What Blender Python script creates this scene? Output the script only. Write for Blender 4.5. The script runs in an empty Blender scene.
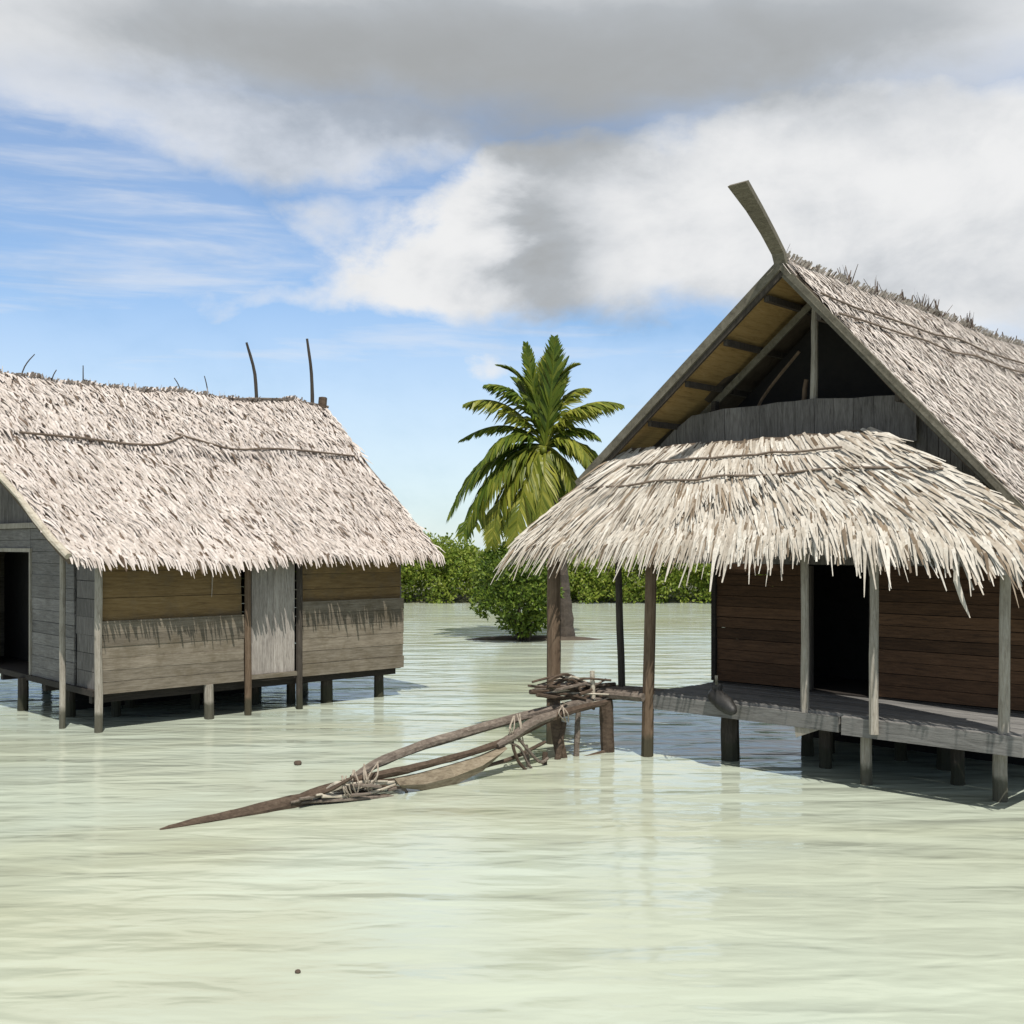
import bpy, bmesh, math, random
from mathutils import Vector, Matrix, noise
R = math.radians
random.seed(7)
sc = bpy.context.scene
COL = sc.collection
H, F, HZ = 3.0, 1100.0, 545.0          # eye height, focal length and horizon row of the photograph

def at(px, py, Y):                      # point at depth Y metres
    return Vector(((px - 512) / F * Y, Y, H - (py - HZ) / F * Y))

# ------------------------------------------------------------------ mesh building
class MB:
    def __init__(s): s.v = []; s.f = []
    def quad(s, a, b, c, d):
        n = len(s.v); s.v += [a, b, c, d]; s.f.append((n, n+1, n+2, n+3))
    def box(s, c, size, rot=None, jit=0.0, taper=None):
        hx, hy, hz = size[0]/2, size[1]/2, size[2]/2
        n = len(s.v); c = Vector(c)
        for x in (-1, 1):
            for y in (-1, 1):
                for z in (-1, 1):
                    p = Vector((x*hx, y*hy, z*hz))
                    if jit: p += Vector([random.uniform(-jit, jit) for _ in range(3)])
                    if rot: p = rot @ p
                    s.v.append(tuple(c + p))
        for f in ((0,1,3,2),(4,6,7,5),(0,4,5,1),(2,3,7,6),(0,2,6,4),(1,5,7,3)):
            s.f.append(tuple(n+i for i in f))
    def span(s, x0, x1, y0, y1, z0, z1, jit=0.0):
        s.box(((x0+x1)/2, (y0+y1)/2, (z0+z1)/2), (x1-x0, y1-y0, z1-z0), None, jit)
    def beam(s, a, b, w, t, up=(0,0,1), jit=0.0):
        a, b = Vector(a), Vector(b); d = (b-a); L = d.length; d.normalize()
        u = Vector(up); side = d.cross(u)
        if side.length < 1e-4: side = d.cross(Vector((1,0,0)))
        side.normalize(); u = side.cross(d)
        m = Matrix((d, side, u)).transposed()
        s.box((a+b)/2, (L, t, w), m, jit)
    def prism(s, pts, off):             # flat outline pulled along off
        n = len(s.v); k = len(pts); off = Vector(off)
        s.v += [tuple(Vector(p)) for p in pts] + [tuple(Vector(p)+off) for p in pts]
        s.f.append(tuple(range(n+k-1, n-1, -1))); s.f.append(tuple(range(n+k, n+2*k)))
        for i in range(k):
            j = (i+1) % k
            s.f.append((n+i, n+j, n+k+j, n+k+i))
    def tube(s, pts, r, seg=8, wob=0.0, sub=1, cap=True):
        P = [Vector(p) for p in pts]
        rr = list(r) if isinstance(r, (list, tuple)) else [r]*len(P)
        if sub > 1:
            Q, q = [], []
            for i in range(len(P)-1):
                p0, p1, p2, p3 = P[max(i-1,0)], P[i], P[i+1], P[min(i+2,len(P)-1)]
                for k in range(sub):
                    t = k/sub
                    Q.append(0.5*((2*p1)+(p2-p0)*t+(2*p0-5*p1+4*p2-p3)*t*t+(3*p1-p0-3*p2+p3)*t**3)); q.append(rr[i]*(1-t)+rr[i+1]*t)
            Q.append(P[-1]); q.append(rr[-1]); P, rr = Q, q
        n0 = len(s.v); m = len(P); prev = None
        ph = random.uniform(0, 6.28)
        for i, p in enumerate(P):
            d = (P[min(i+1, m-1)] - P[max(i-1, 0)]).normalized()
            if prev is None:
                a = Vector((0,0,1)) if abs(d.z) < .9 else Vector((1,0,0))
                x = d.cross(a).normalized()
            else:
                x = (prev - d*prev.dot(d)).normalized()
            prev = x; y = d.cross(x)
            for k in range(seg):
                A = 2*math.pi*k/seg + ph
                q = rr[i]*(1 + random.uniform(-wob, wob))
                s.v.append(tuple(p + (x*math.cos(A) + y*math.sin(A))*q))
        for i in range(m-1):
            for k in range(seg):
                a, b = n0+i*seg+k, n0+i*seg+(k+1) % seg
                s.f.append((a, b, b+seg, a+seg))
        if cap:
            s.f.append(tuple(n0+k for k in range(seg-1, -1, -1)))
            s.f.append(tuple(n0+(m-1)*seg+k for k in range(seg)))
    def build(s, name, mat, parent=None, smooth=False):
        me = bpy.data.meshes.new(name); me.from_pydata([tuple(v) for v in s.v], [], s.f); me.update()
        me.materials.append(mat)
        if smooth:
            for p in me.polygons: p.use_smooth = True
        o = bpy.data.objects.new(name, me); COL.objects.link(o)
        if parent: o.parent = parent
        return o

def thing(name, label, cat, loc=(0,0,0), rz=0, group=None):
    o = bpy.data.objects.new(name, None); COL.objects.link(o)
    o.location = loc; o.rotation_euler = (0,0,rz); o.empty_display_size = .3
    o['label'] = label; o['category'] = cat
    if group: o['group'] = group
    return o
def tag(o, label=None, cat=None, group=None, kind=None):
    if label: o['label'] = label
    if cat: o['category'] = cat
    if group: o['group'] = group
    if kind: o['kind'] = kind
    return o

# ------------------------------------------------------------------ materials
class NT:
    def __init__(s, tree): s.t = tree
    def n(s, kind, **kw):
        x = s.t.nodes.new(kind)
        for k, v in kw.items(): setattr(x, k, v)
        return x
    def l(s, a, b): s.t.links.new(a, b)
    def m(s, op, a, b=None, c=None, clamp=False):
        x = s.n('ShaderNodeMath', operation=op); x.use_clamp = clamp
        for i, q in enumerate((a, b, c)):
            if q is None: continue
            if isinstance(q, (int, float)): x.inputs[i].default_value = q
            else: s.l(q, x.inputs[i])
        return x.outputs[0]
    def mix(s, f, a, b, mode='MIX'):
        x = s.n('ShaderNodeMix', data_type='RGBA', blend_type=mode)
        for sock, q in ((x.inputs[0], f), (x.inputs[6], a), (x.inputs[7], b)):
            if isinstance(q, (int, float)): sock.default_value = q
            elif isinstance(q, tuple): sock.default_value = (*q, 1) if len(q) == 3 else q
            else: s.l(q, sock)
        return x.outputs[2]
    def ramp(s, f, stops):
        x = s.n('ShaderNodeValToRGB'); e = x.color_ramp.elements
        while len(e) < len(stops): e.new(.5)
        for i, (p, c) in enumerate(stops):
            e[i].position = p; e[i].color = (*c, 1) if isinstance(c, tuple) else (c, c, c, 1)
        s.l(f, x.inputs[0]); return x.outputs[0]
    def noise(s, vec, scale, detail=4, rough=.55, dist=0.0):
        x = s.n('ShaderNodeTexNoise'); x.inputs['Scale'].default_value = scale
        x.inputs['Detail'].default_value = detail; x.inputs['Roughness'].default_value = rough
        x.inputs['Distortion'].default_value = dist
        if vec is not None: s.l(vec, x.inputs['Vector'])
        return x.outputs['Fac']
    def mapv(s, vec, scale=(1,1,1), rot=(0,0,0), loc=(0,0,0)):
        x = s.n('ShaderNodeMapping'); x.inputs['Scale'].default_value = scale
        x.inputs['Rotation'].default_value = rot; x.inputs['Location'].default_value = loc
        s.l(vec, x.inputs['Vector']); return x.outputs[0]

def new_mat(name):
    m = bpy.data.materials.new(name); m.use_nodes = True
    nt = NT(m.node_tree); b = m.node_tree.nodes['Principled BSDF']
    return m, nt, b

def wood(name, c0, c1, c2=None, stretch=(1, 8, 8), scale=3.0, rough=.85, bump=.35, spread=.35, stain=None, wet=False):
    """weathered timber: grain along the axis with the smallest stretch, tone differs board by board"""
    m, nt, b = new_mat(name)
    tc = nt.n('ShaderNodeTexCoord').outputs['Object']
    geo = nt.n('ShaderNodeNewGeometry')
    rnd = geo.outputs['Random Per Island']
    off = nt.n('ShaderNodeVectorMath', operation='ADD'); nt.l(tc, off.inputs[0])
    cmb = nt.n('ShaderNodeCombineXYZ'); k = nt.m('MULTIPLY', rnd, 37.0)
    for i in range(3): nt.l(k, cmb.inputs[i])
    nt.l(cmb.outputs[0], off.inputs[1])
    v = nt.mapv(off.outputs[0], stretch)
    g = nt.noise(v, scale, 6, .65, .6)
    g2 = nt.noise(v, scale*4, 3, .6)
    big = nt.noise(off.outputs[0], 1.3, 4, .6)
    f = nt.m('ADD', nt.m('MULTIPLY', g, .7), nt.m('MULTIPLY', g2, .3))
    col = nt.ramp(f, [(.3, c1), (.5, c0), (.72, c2 or tuple(min(1, q*1.3) for q in c0))])
    tone = nt.m('ADD', nt.m('MULTIPLY', rnd, spread), 1 - spread/2)
    tone = nt.m('MULTIPLY', tone, nt.m('ADD', nt.m('MULTIPLY', big, .6), .7))
    x = nt.n('ShaderNodeVectorMath', operation='SCALE'); nt.l(col, x.inputs[0]); nt.l(tone, x.inputs['Scale'])
    colr = x.outputs[0]
    if stain:
        sm = nt.ramp(nt.noise(tc, 2.1, 5, .65), [(.5, 0.0), (.68, 1.0)])
        colr = nt.mix(nt.m('MULTIPLY', sm, .6), colr, stain)
    if wet:
        sz = nt.n('ShaderNodeSeparateXYZ'); nt.l(tc, sz.inputs[0])
        hgt = nt.m('ADD', sz.outputs[2], nt.m('MULTIPLY', nt.m('SUBTRACT', nt.noise(tc, 5, 4, .6), .5), .35))
        mr = nt.n('ShaderNodeMapRange'); nt.l(hgt, mr.inputs[0]); mr.inputs[1].default_value = .34; mr.inputs[2].default_value = .22
        colr = nt.mix(nt.m('MULTIPLY', mr.outputs[0], .8), colr, (.035,.036,.022))
    nt.l(colr, b.inputs['Base Color'])
    b.inputs['Roughness'].default_value = rough
    b.inputs['Specular IOR Level'].default_value = .25
    bp = nt.n('ShaderNodeBump'); bp.inputs['Strength'].default_value = bump; bp.inputs['Distance'].default_value = .02
    nt.l(f, bp.inputs['Height']); nt.l(bp.outputs[0], b.inputs['Normal'])
    return m

def thatch_mat(name, stops, patch=(.30,.24,.19), patch_amt=.35, patch_scale=1.1, transl=.12):
    m, nt, b = new_mat(name)
    tc = nt.n('ShaderNodeTexCoord').outputs['Object']
    rnd = nt.n('ShaderNodeNewGeometry').outputs['Random Per Island']
    col = nt.ramp(rnd, stops)
    pn = nt.ramp(nt.noise(tc, patch_scale, 6, .65), [(.45, 0.0), (.7, 1.0)])
    col = nt.mix(nt.m('MULTIPLY', pn, patch_amt), col, patch)
    fine = nt.noise(tc, 22, 3, .6)
    x = nt.n('ShaderNodeVectorMath', operation='SCALE'); nt.l(col, x.inputs[0])
    nt.l(nt.m('ADD', nt.m('MULTIPLY', fine, .7), .65), x.inputs['Scale'])
    nt.l(x.outputs[0], b.inputs['Base Color'])
    b.inputs['Roughness'].default_value = .9; b.inputs['Specular IOR Level'].default_value = .15
    return m

def leaf_mat(name, c0, c1, c2, transl=.35, rough=.45):
    m, nt, b = new_mat(name)
    tc = nt.n('ShaderNodeTexCoord').outputs['Object']
    rnd = nt.n('ShaderNodeNewGeometry').outputs['Random Per Island']
    f = nt.m('ADD', nt.m('MULTIPLY', rnd, .6), nt.m('MULTIPLY', nt.noise(tc, .9, 3), .4))
    col = nt.ramp(f, [(.2, c0), (.5, c1), (.8, c2)])
    nt.l(col, b.inputs['Base Color']); b.inputs['Roughness'].default_value = rough
    b.inputs['Specular IOR Level'].default_value = .35
    tr = nt.n('ShaderNodeBsdfTranslucent'); nt.l(col, tr.inputs[0])
    mx = nt.n('ShaderNodeMixShader'); mx.inputs[0].default_value = transl
    out = m.node_tree.nodes['Material Output']
    nt.l(b.outputs[0], mx.inputs[1]); nt.l(tr.outputs[0], mx.inputs[2]); nt.l(mx.outputs[0], out.inputs[0])
    return m

def plain(name, c, c2, scale=3, rough=.9, bump=.3):
    m, nt, b = new_mat(name)
    tc = nt.n('ShaderNodeTexCoord').outputs['Object']
    f = nt.noise(tc, scale, 6, .65)
    nt.l(nt.ramp(f, [(.3, c), (.7, c2)]), b.inputs['Base Color'])
    b.inputs['Roughness'].default_value = rough
    bp = nt.n('ShaderNodeBump'); bp.inputs['Strength'].default_value = bump; bp.inputs['Distance'].default_value = .05
    nt.l(f, bp.inputs['Height']); nt.l(bp.outputs[0], b.inputs['Normal'])
    return m

HX, HY, VZ = (1, 9, 12), (9, 1, 12), (9, 9, 1)
M = dict(
    grey_x=wood('grey_boards', (.150,.128,.098), (.07,.058,.042), (.23,.205,.165), HX, 3, stain=(.10,.08,.05), spread=.5),
    grey_y=wood('grey_gable_boards', (.15,.142,.135), (.065,.06,.058), (.23,.22,.21), HY, 3, stain=(.12,.11,.10)),
    ochre_x=wood('ochre_boards', (.165,.108,.046), (.085,.056,.027), (.23,.165,.085), HX, 2.5, stain=(.12,.095,.065), spread=.55),
    door_z=wood('pale_door_boards', (.27,.245,.22), (.12,.105,.095), (.37,.35,.32), VZ, 3),
    plank_z=wood('grey_upright_planks', (.125,.115,.108), (.05,.045,.042), (.20,.19,.18), VZ, 3),
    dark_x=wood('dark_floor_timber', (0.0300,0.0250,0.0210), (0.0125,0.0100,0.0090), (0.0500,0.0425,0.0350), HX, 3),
    red_x=wood('red_brown_boards', (.080,.042,.022), (.030,.017,.010), (.12,.066,.036), HX, 3, spread=.7),
    deck_x=wood('deck_boards', (.155,.15,.142), (.075,.072,.068), (.22,.214,.204), HX, 3),
    pole=wood('pale_poles', (0.2720,0.2480,0.2080), (0.1440,0.1200,0.0960), (0.3680,0.3440,0.3040), VZ, 4, wet=True),
    pole_dark=wood('dark_poles', (.05,.042,.034), (.022,.018,.015), (.085,.07,.058), VZ, 4, wet=True),
    pole_brown=wood('brown_poles', (0.1155,0.0798,0.0523), (0.0550,0.0358,0.0231), (0.1650,0.1210,0.0853), VZ, 4, wet=True),
    log=wood('driftwood', (.135,.11,.09), (.055,.042,.034), (.24,.205,.17), (2.5,2.5,6), 4, spread=.6, bump=.8),
    log_dark=wood('wet_driftwood', (0.0720,0.0510,0.0360), (0.0300,0.0204,0.0150), (0.1200,0.0900,0.0660), (2.5,2.5,6), 4),
    log_pale=wood('bleached_driftwood', (.40,.36,.29), (.22,.18,.14), (.5,.46,.39), (2.5,2.5,6), 4),
    hull=wood('old_hull_timber', (0.1700,0.1403,0.0978), (0.0765,0.0595,0.0425), (0.2550,0.2210,0.1700), (1.5,1.5,9), 4),
    barge=wood('barge_boards', (0.1209,0.1092,0.0819), (0.0585,0.0507,0.0390), (0.1716,0.1560,0.1248), (2.5,9,2.5), 4),
    lining=wood('ochre_lining', (0.2800,0.1890,0.0770), (0.1540,0.0980,0.0385), (0.3360,0.2380,0.1120), HY, 2.5),
    thatch_l=thatch_mat('pink_grey_thatch', [(0,(0.0860,0.0602,0.0430)),(.07,(0.1376,0.1032,0.0774)),(.09,(0.3956,0.3440,0.3053)),(.5,(0.4902,0.4386,0.3999)),(1,(0.5676,0.5160,0.4816))], (0.3784,0.3096,0.2666), .3),
    thatch_r=thatch_mat('fine_grey_thatch', [(0,(0.1080,0.0765,0.0585)),(.06,(0.1620,0.1260,0.0990)),(.08,(0.4140,0.3645,0.3240)),(.5,(0.4950,0.4455,0.4050)),(1,(0.5670,0.5175,0.4770))], (0.3870,0.3240,0.2790), .3),
    thatch_p=thatch_mat('pale_leaf_thatch', [(0,(.11,.08,.055)),(.09,(.22,.17,.12)),(.13,(.36,.315,.26)),(.5,(.47,.43,.37)),(1,(.60,.565,.505))], (.34,.275,.205), .35),
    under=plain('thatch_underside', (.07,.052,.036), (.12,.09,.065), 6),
    stubble=plain('dark_stubble', (.07,.05,.04), (.14,.105,.085), 6),
    cord=plain('dark_batten', (.10,.075,.055), (.17,.13,.10), 6),
    palm=leaf_mat('palm_green', (.06,.105,.012), (.11,.16,.018), (.21,.24,.03), .42),
    palm_y=leaf_mat('palm_yellow', (.11,.145,.016), (.20,.225,.028), (.36,.35,.06), .42),
    bush=leaf_mat('bush_green', (.055,.10,.014), (.115,.18,.024), (.20,.26,.04), .4),
    thicket=leaf_mat('thicket_green', (.12,.19,.025), (.21,.28,.04), (.33,.37,.07), .45),
    trunk=plain('palm_bark', (0.0330,0.0252,0.0192), (0.0720,0.0570,0.0444), 7, bump=.7),
    mud=plain('wet_mud', (0.0480,0.0360,0.0252), (0.0840,0.0660,0.0480), 3),
    sand=plain('shore_mud', (.07,.075,.04), (.12,.12,.07), .7),
    rope=plain('frayed_rope', (.22,.18,.14), (.36,.31,.25), 20),
    husk=plain('husk', (.05,.035,.025), (.10,.07,.05), 14),
    shade_black=plain('shade_black_boards', (0.0060,0.0050,0.0045), (0.0120,0.0100,0.0085), 5),  # near-black colour standing in for shade indoors and under the floors
    tar=plain('tarred_wood', (.008,.008,.008), (.03,.028,.026), 8, rough=.55),
)

# ------------------------------------------------------------------ thatch
def frame(S, a, b):
    p = Vector(S(a, b)); e = .01
    da = (Vector(S(min(a+e,1), b)) - Vector(S(max(a-e,0), b))).normalized()
    db = (Vector(S(a, min(b+e,1))) - Vector(S(a, max(b-e,0)))).normalized()
    n = da.cross(db).normalized()
    if n.z < 0: n = -n
    return p, da, -db, n

def thatch(mb, S, rows, b0, b1, step, length, width, lift=.05, side=.25, edge=.0, droop=0.15, rowjit=.4, tilt=.18, lv=(.6,1.35)):
    """leaf strips laid in courses up a slope S(a,b); each strip its own island"""
    L = (Vector(S(1, .1)) - Vector(S(0, .1))).length
    slope = (Vector(S(.5, 1)) - Vector(S(.5, 0))).length
    for r in range(rows):
        b = b0 + (b1-b0)*(r+.5)/rows
        n = int(L/step)
        for i in range(n):
            a = (i + random.uniform(-.5, 1.5))/n
            if not 0 <= a <= 1: continue
            bb = min(max(b + random.gauss(0, 1)*rowjit*(b1-b0)/rows, 0.005), .995)
            p, da, t, nm = frame(S, a, bb)
            l = length*random.uniform(*lv)
            w = width*random.uniform(.6, 1.4)
            d = (t + da*random.gauss(0, side)*.5 + nm*random.uniform(-.02, lift)).normalized()
            sd = d.cross(nm).normalized()
            sd = (sd + nm*random.uniform(-tilt, tilt)).normalized()
            q0 = p + nm*random.uniform(.0, .03)
            q1 = q0 + d*l*.55 + nm*random.uniform(.0, .03)
            over = max(0.0, l - bb*slope)                       # how far the tip hangs past the eave
            q2 = q0 + d*l + Vector((0,0,-1))*over*droop*(random.uniform(.4,1.8) if lv[1] > 1.3 else random.uniform(.8,1.2)) + da*random.gauss(0, .05)*l
            n0 = len(mb.v)
            tw = random.uniform(.12, .5)
            mb.v += [q0 - sd*w*.4, q0 + sd*w*.4, q1 + sd*w*.5, q1 - sd*w*.5, q2 + sd*w*.5*tw, q2 - sd*w*.5*tw]
            mb.f += [(n0, n0+1, n0+2, n0+3), (n0+3, n0+2, n0+4, n0+5)]

def slab(S, thick, na=40, nb=16):
    mb = MB()
    for lay in (0, 1):
        for j in range(nb+1):
            for i in range(na+1):
                p, da, t, n = frame(S, i/na, j/nb)
                mb.v.append(tuple(p - n*thick*lay))
    N = (na+1)*(nb+1)
    for j in range(nb):
        for i in range(na):
            a = j*(na+1)+i
            mb.f.append((a, a+1, a+na+2, a+na+1)); mb.f.append((N+a, N+a+na+1, N+a+na+2, N+a+1))
    for i in range(na):
        a = i; mb.f.append((a, N+a, N+a+1, a+1)); a = nb*(na+1)+i; mb.f.append((a, a+1, N+a+1, N+a))
    for j in range(nb):
        a = j*(na+1); c = a+na+1; mb.f.append((a, c, N+c, N+a)); a += na; c = a+na+1; mb.f.append((a, N+a, N+c, c))
    return mb

def tufts(mb, pts, n, h, spread=.12):
    for _ in range(n):
        k = random.random()*(len(pts)-1); i = int(k); t = k-i
        p = Vector(pts[i])*(1-t) + Vector(pts[i+1])*t
        for _ in range(random.randint(1, 4)):
            q = p + Vector((random.gauss(0,.05), random.gauss(0,.05), -.03))
            d = Vector((random.gauss(0,spread), random.gauss(0,spread), 1))*h*random.uniform(.3, 1.2)
            w = random.uniform(.008, .022)
            s = Vector((random.uniform(-1,1), random.uniform(-1,1), 0)).normalized()*w
            n0 = len(mb.v)
            mb.v += [q-s, q+s, q+d+s*.4, q+d-s*.4]; mb.f.append((n0, n0+1, n0+2, n0+3))

def boards(mb, u0, u1, z0, z1, hgt, plane, pos, th=.03, gap=.008, jit=.004, horizontal=True, cut=None):
    """rows of boards on a wall: plane 'x' means the wall runs along local x at y=pos"""
    lo, hi = (z0, z1) if horizontal else (u0, u1)
    n = max(1, round((hi-lo)/hgt)); h = (hi-lo)/n
    for i in range(n):
        a, b = lo + i*h + gap/2, lo + (i+1)*h - gap/2
        o = random.uniform(-jit, jit)*1.5
        if horizontal: U0, U1, Z0, Z1 = u0, u1, a, b
        else: U0, U1, Z0, Z1 = a, b, z0, z1
        if horizontal:
            U0 += random.uniform(-.01, .01); U1 += random.uniform(-.01, .01)
        if plane == 'x': mb.span(U0, U1, pos+o, pos+o+th, Z0, Z1, jit)
        else: mb.span(pos+o, pos+o+th, U0, U1, Z0, Z1, jit)

# ================================================================== LEFT HOUSE
lh = thing('stilt_house', 'low plank house on short stilts, two sticks standing on its pinkish thatched ridge', 'house',
           (-6.66, 17.65, 0), math.atan2(.678, .735))
def nz(x, y, s=1.0, k=0.0): return noise.noise(Vector((x*s+k, y*s, k)))
def SL(a, b):
    x0, x1 = -.62-1.11*b, 6.66-.16*b
    x = x0 + (x1-x0)*a; y = -.5 + 3.9*b
    return (x, y, 2.80 + 3.24*b - .08*math.sin(math.pi*b) + .11*nz(x, y, .8, 3) + .03*nz(x, y, 3.1, 8) - .05*math.sin(math.pi*a))
def SLb(a, b):
    x0, x1 = -.62-1.11*b, 6.66-.16*b
    x = x0 + (x1-x0)*a; y = 7.3 - 3.9*b
    return (x, y, 2.80 + 3.24*b - .06*math.sin(math.pi*b) + .05*nz(x, y, .9, 3))
mb = slab(SL, .13); m2 = slab(SLb, .13)
n0 = len(mb.v); mb.v += m2.v; mb.f += [tuple(i+n0 for i in f) for f in m2.f]
roof = mb.build('roof', M['under'], lh)
mb = MB()
thatch(mb, SL, 40, .10, .99, .026, .29, .037, lift=.055, side=.32, droop=.3, rowjit=.28)
thatch(mb, SL, 6, 0.02, .13, .022, .30, .044, lift=.02, side=.3, droop=.5, lv=(.86,1.06))
thatch(mb, SLb, 16, 0.0, .99, .09, .5, .08, lift=.06)
def SLr(a, b):                                   # loose strips along the near and far rakes
    p = Vector(SL(a, b)); p.z += .05; return p
for aa in (.0, 1.0):
    thatch(mb, lambda a, b, A=aa: tuple(Vector(SL(min(max(A+(a-.5)*.03,0),1), b))+Vector((0,0,.03))), 60, 0, 1, .05, .32, .045, lift=.12, side=.5)
mb.build('thatch', M['thatch_l'], roof)
# ridge cap: a second coat over the top third with an uneven lower edge
mb = MB()
def SLc(a, b):
    low = .66 + .035*math.sin(a*9) + .02*nz(a*7, 0, 1, 5)
    p = Vector(SL(a, low + (1-low)*b)); return tuple(p + Vector((0, -.03, .07)))
thatch(mb, SLc, 16, 0, 1, .030, .26, .038, lift=.08, side=.5, droop=.1, tilt=.25)
ridge_pts = [Vector(SL(a/20, 1)) + Vector((0,0,.06)) for a in range(21)]
for i in range(1800):                            # bundles folded over the ridge
    k = random.random()*20; j = min(int(k), 19); p = ridge_pts[j].lerp(ridge_pts[j+1], k-j)
    s = random.choice((-1,-1,1)); l = random.uniform(.2,.5); w = random.uniform(.02,.045)
    d = Vector((random.gauss(0,.25), s*.75, -.62)).normalized(); sx = Vector((w,0,0))
    q = p + Vector((0, -s*.08, random.uniform(.0,.09) + .09*nz(p.x*2.2, 1, 1, 4)))
    n0 = len(mb.v); mb.v += [q-sx*.5, q+sx*.5, q+d*l+sx*.2, q+d*l-sx*.2]; mb.f.append((n0,n0+1,n0+2,n0+3))
tufts(mb, [p+Vector((0,0,.03)) for p in ridge_pts[:16]], 46, .13)
mb.build('ridge_cap', M['thatch_l'], roof)
for pts in ([(.10,.64),(.24,.655),(.34,.635),(.42,.64),(.50,.70)], [(.48,.715),(.55,.655),(.62,.645),(.75,.65),(.97,.645)]):
    mb = MB(); mb.tube([Vector(SL(a,b))+Vector((0,-.04,.13)) for a, b in pts], .021, 6, .1, 4); mb.build('batten', M['cord'], roof)
mb = MB(); mb.tube([Vector(SL(.0,b/10))+Vector((-.03,-.02,.02)) for b in range(11)], [.055]*11, 8, .15); mb.build('rake_pole', M['log_pale'], roof)
mb = MB(); mb.tube([Vector(SL(1,b/10))+Vector((.03,0,-.02)) for b in range(11)], .05, 8, .15); mb.build('rake_pole', M['log'], roof)
mb = MB(); mb.tube([Vector(SL(.72,1))+Vector((0,0,.08)), Vector(SL(.86,1))+Vector((0,-.05,.09)), Vector(SL(1,1))+Vector((.1,0,.07))], .03, 7, .1, 3); mb.build('ridge_pole', M['log'], roof)
mb = MB(); e = Vector(SL(.985,1)); mb.tube([e+Vector((0,-.1,.0)), e+Vector((.02,-.1,.24))], .1, 9, .15); mb.build('ridge_knot', M['log_dark'], roof)
# sticks standing on the ridge
def ridge_stick(a, h, lx, r, bend=0.0):
    e = Vector(SL(a, 1)); mb = MB()
    mb.tube([e+Vector((0,0,-.15)), e+Vector((lx*.4+bend, 0, h*.5)), e+Vector((lx, 0, h))], [r, r*.85, r*.6], 7, .08, 4)
    mb.build('roof_stick', M['pole_dark'], roof)
ridge_stick(.795, 1.30, -.25, .042, .05); ridge_stick(.962, 1.50, -.14, .045, .03)
for a, h, lx in ((.345,.42,0),(.27,.3,.12),(.59,.34,-.18),(.66,.46,-.1),(.20,.5,.3)): ridge_stick(a, h, lx, .014)
# floor, stilts, frame
mb = MB(); mb.span(-.05, 6.1, .05, 6.8, .56, .66)
for y in (.15, 2.2, 4.4, 6.6): mb.span(-.02, 6.05, y, y+.12, .44, .558)
mb.build('floor', M['dark_x'], lh)
def post(x, y, z0, z1, r, mat, parent, lean=(0,0), name='stilt', seg=9, wob=.06):
    mb = MB(); k = 5
    mb.tube([(x+lean[0]*i/k+random.uniform(-.008,.008), y+lean[1]*i/k, z0+(z1-z0)*i/k) for i in range(k+1)], [r*(1.05-.12*i/k) for i in range(k+1)], seg, wob)
    return mb.build(name, M[mat], parent)
post(0, -.06, -1, 2.95, .065, 'pole', lh, name='post')
post(1.95, .0, -1, .6, .085, 'pole', lh); post(2.66, -.07, -1, 3.0, .06, 'pole_brown', lh, name='post')
post(3.71, -.06, -1, 3.0, .06, 'pole_dark', lh, name='post'); post(4.57, .35, -1, .6, .12, 'pole_dark', lh); post(5.75, .3, -1, .6, .10, 'pole_dark', lh)
post(4.0, .7, -1, .6, .09, 'pole_dark', lh)
for y in (3.2, 6.5):
    for x in (0, 1.6, 3.2, 4.7, 5.8): post(x+random.uniform(-.1,.1), y, -1, .6, .10, 'pole_dark', lh)
post(-.28, .72, -1, 3.25, .05, 'pole', lh, name='post')
# side wall facing the water
def panel(name, mat, *a, **k):
    mb = MB(); boards(mb, *a, **k); return mb.build(name, M[mat], lh)
panel('wall_panel', 'ochre_x', .03, 2.58, 1.70, 3.02, .42, 'x', .02, th=.025, gap=.006)
panel('wall_panel', 'grey_x', .02, 2.60, .60, 1.74, .19, 'x', -.045, th=.03, gap=.004)
panel('wall_panel', 'ochre_x', 3.78, 6.08, 1.90, 3.02, .28, 'x', .02, th=.025, gap=.006)
panel('wall_panel', 'grey_x', 3.79, 6.10, .58, 1.96, .23, 'x', -.045, th=.03, gap=.006)
for q in lh.children:
    if q.name.startswith('wall_panel'): q['label'] = 'ochre upper wall panel' if q.data.materials[0] == M['ochre_x'] else 'weathered grey lower wall panel'
mb = MB(); mb.span(.02, 2.60, -.052, -.012, 1.742, 1.775, .004); mb.build('wall_rail', M['grey_x'], lh)
dr = panel('door', 'door_z', 2.76, 3.64, .70, 3.0, .22, 'x', -.02, th=.03, gap=.006, horizontal=False)
mb = MB(); mb.span(2.72, 3.66, -.08, -.025, .62, .695, .004); mb.build('door_sill', M['grey_x'], lh)
mb = MB(); mb.tube([(1.98,-.03,2.95),(2.0,-.04,2.5),(1.99,-.02,2.1)], [.012,.014,.006], 5); mb.build('hanging_strip', M['rope'], lh)
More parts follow.
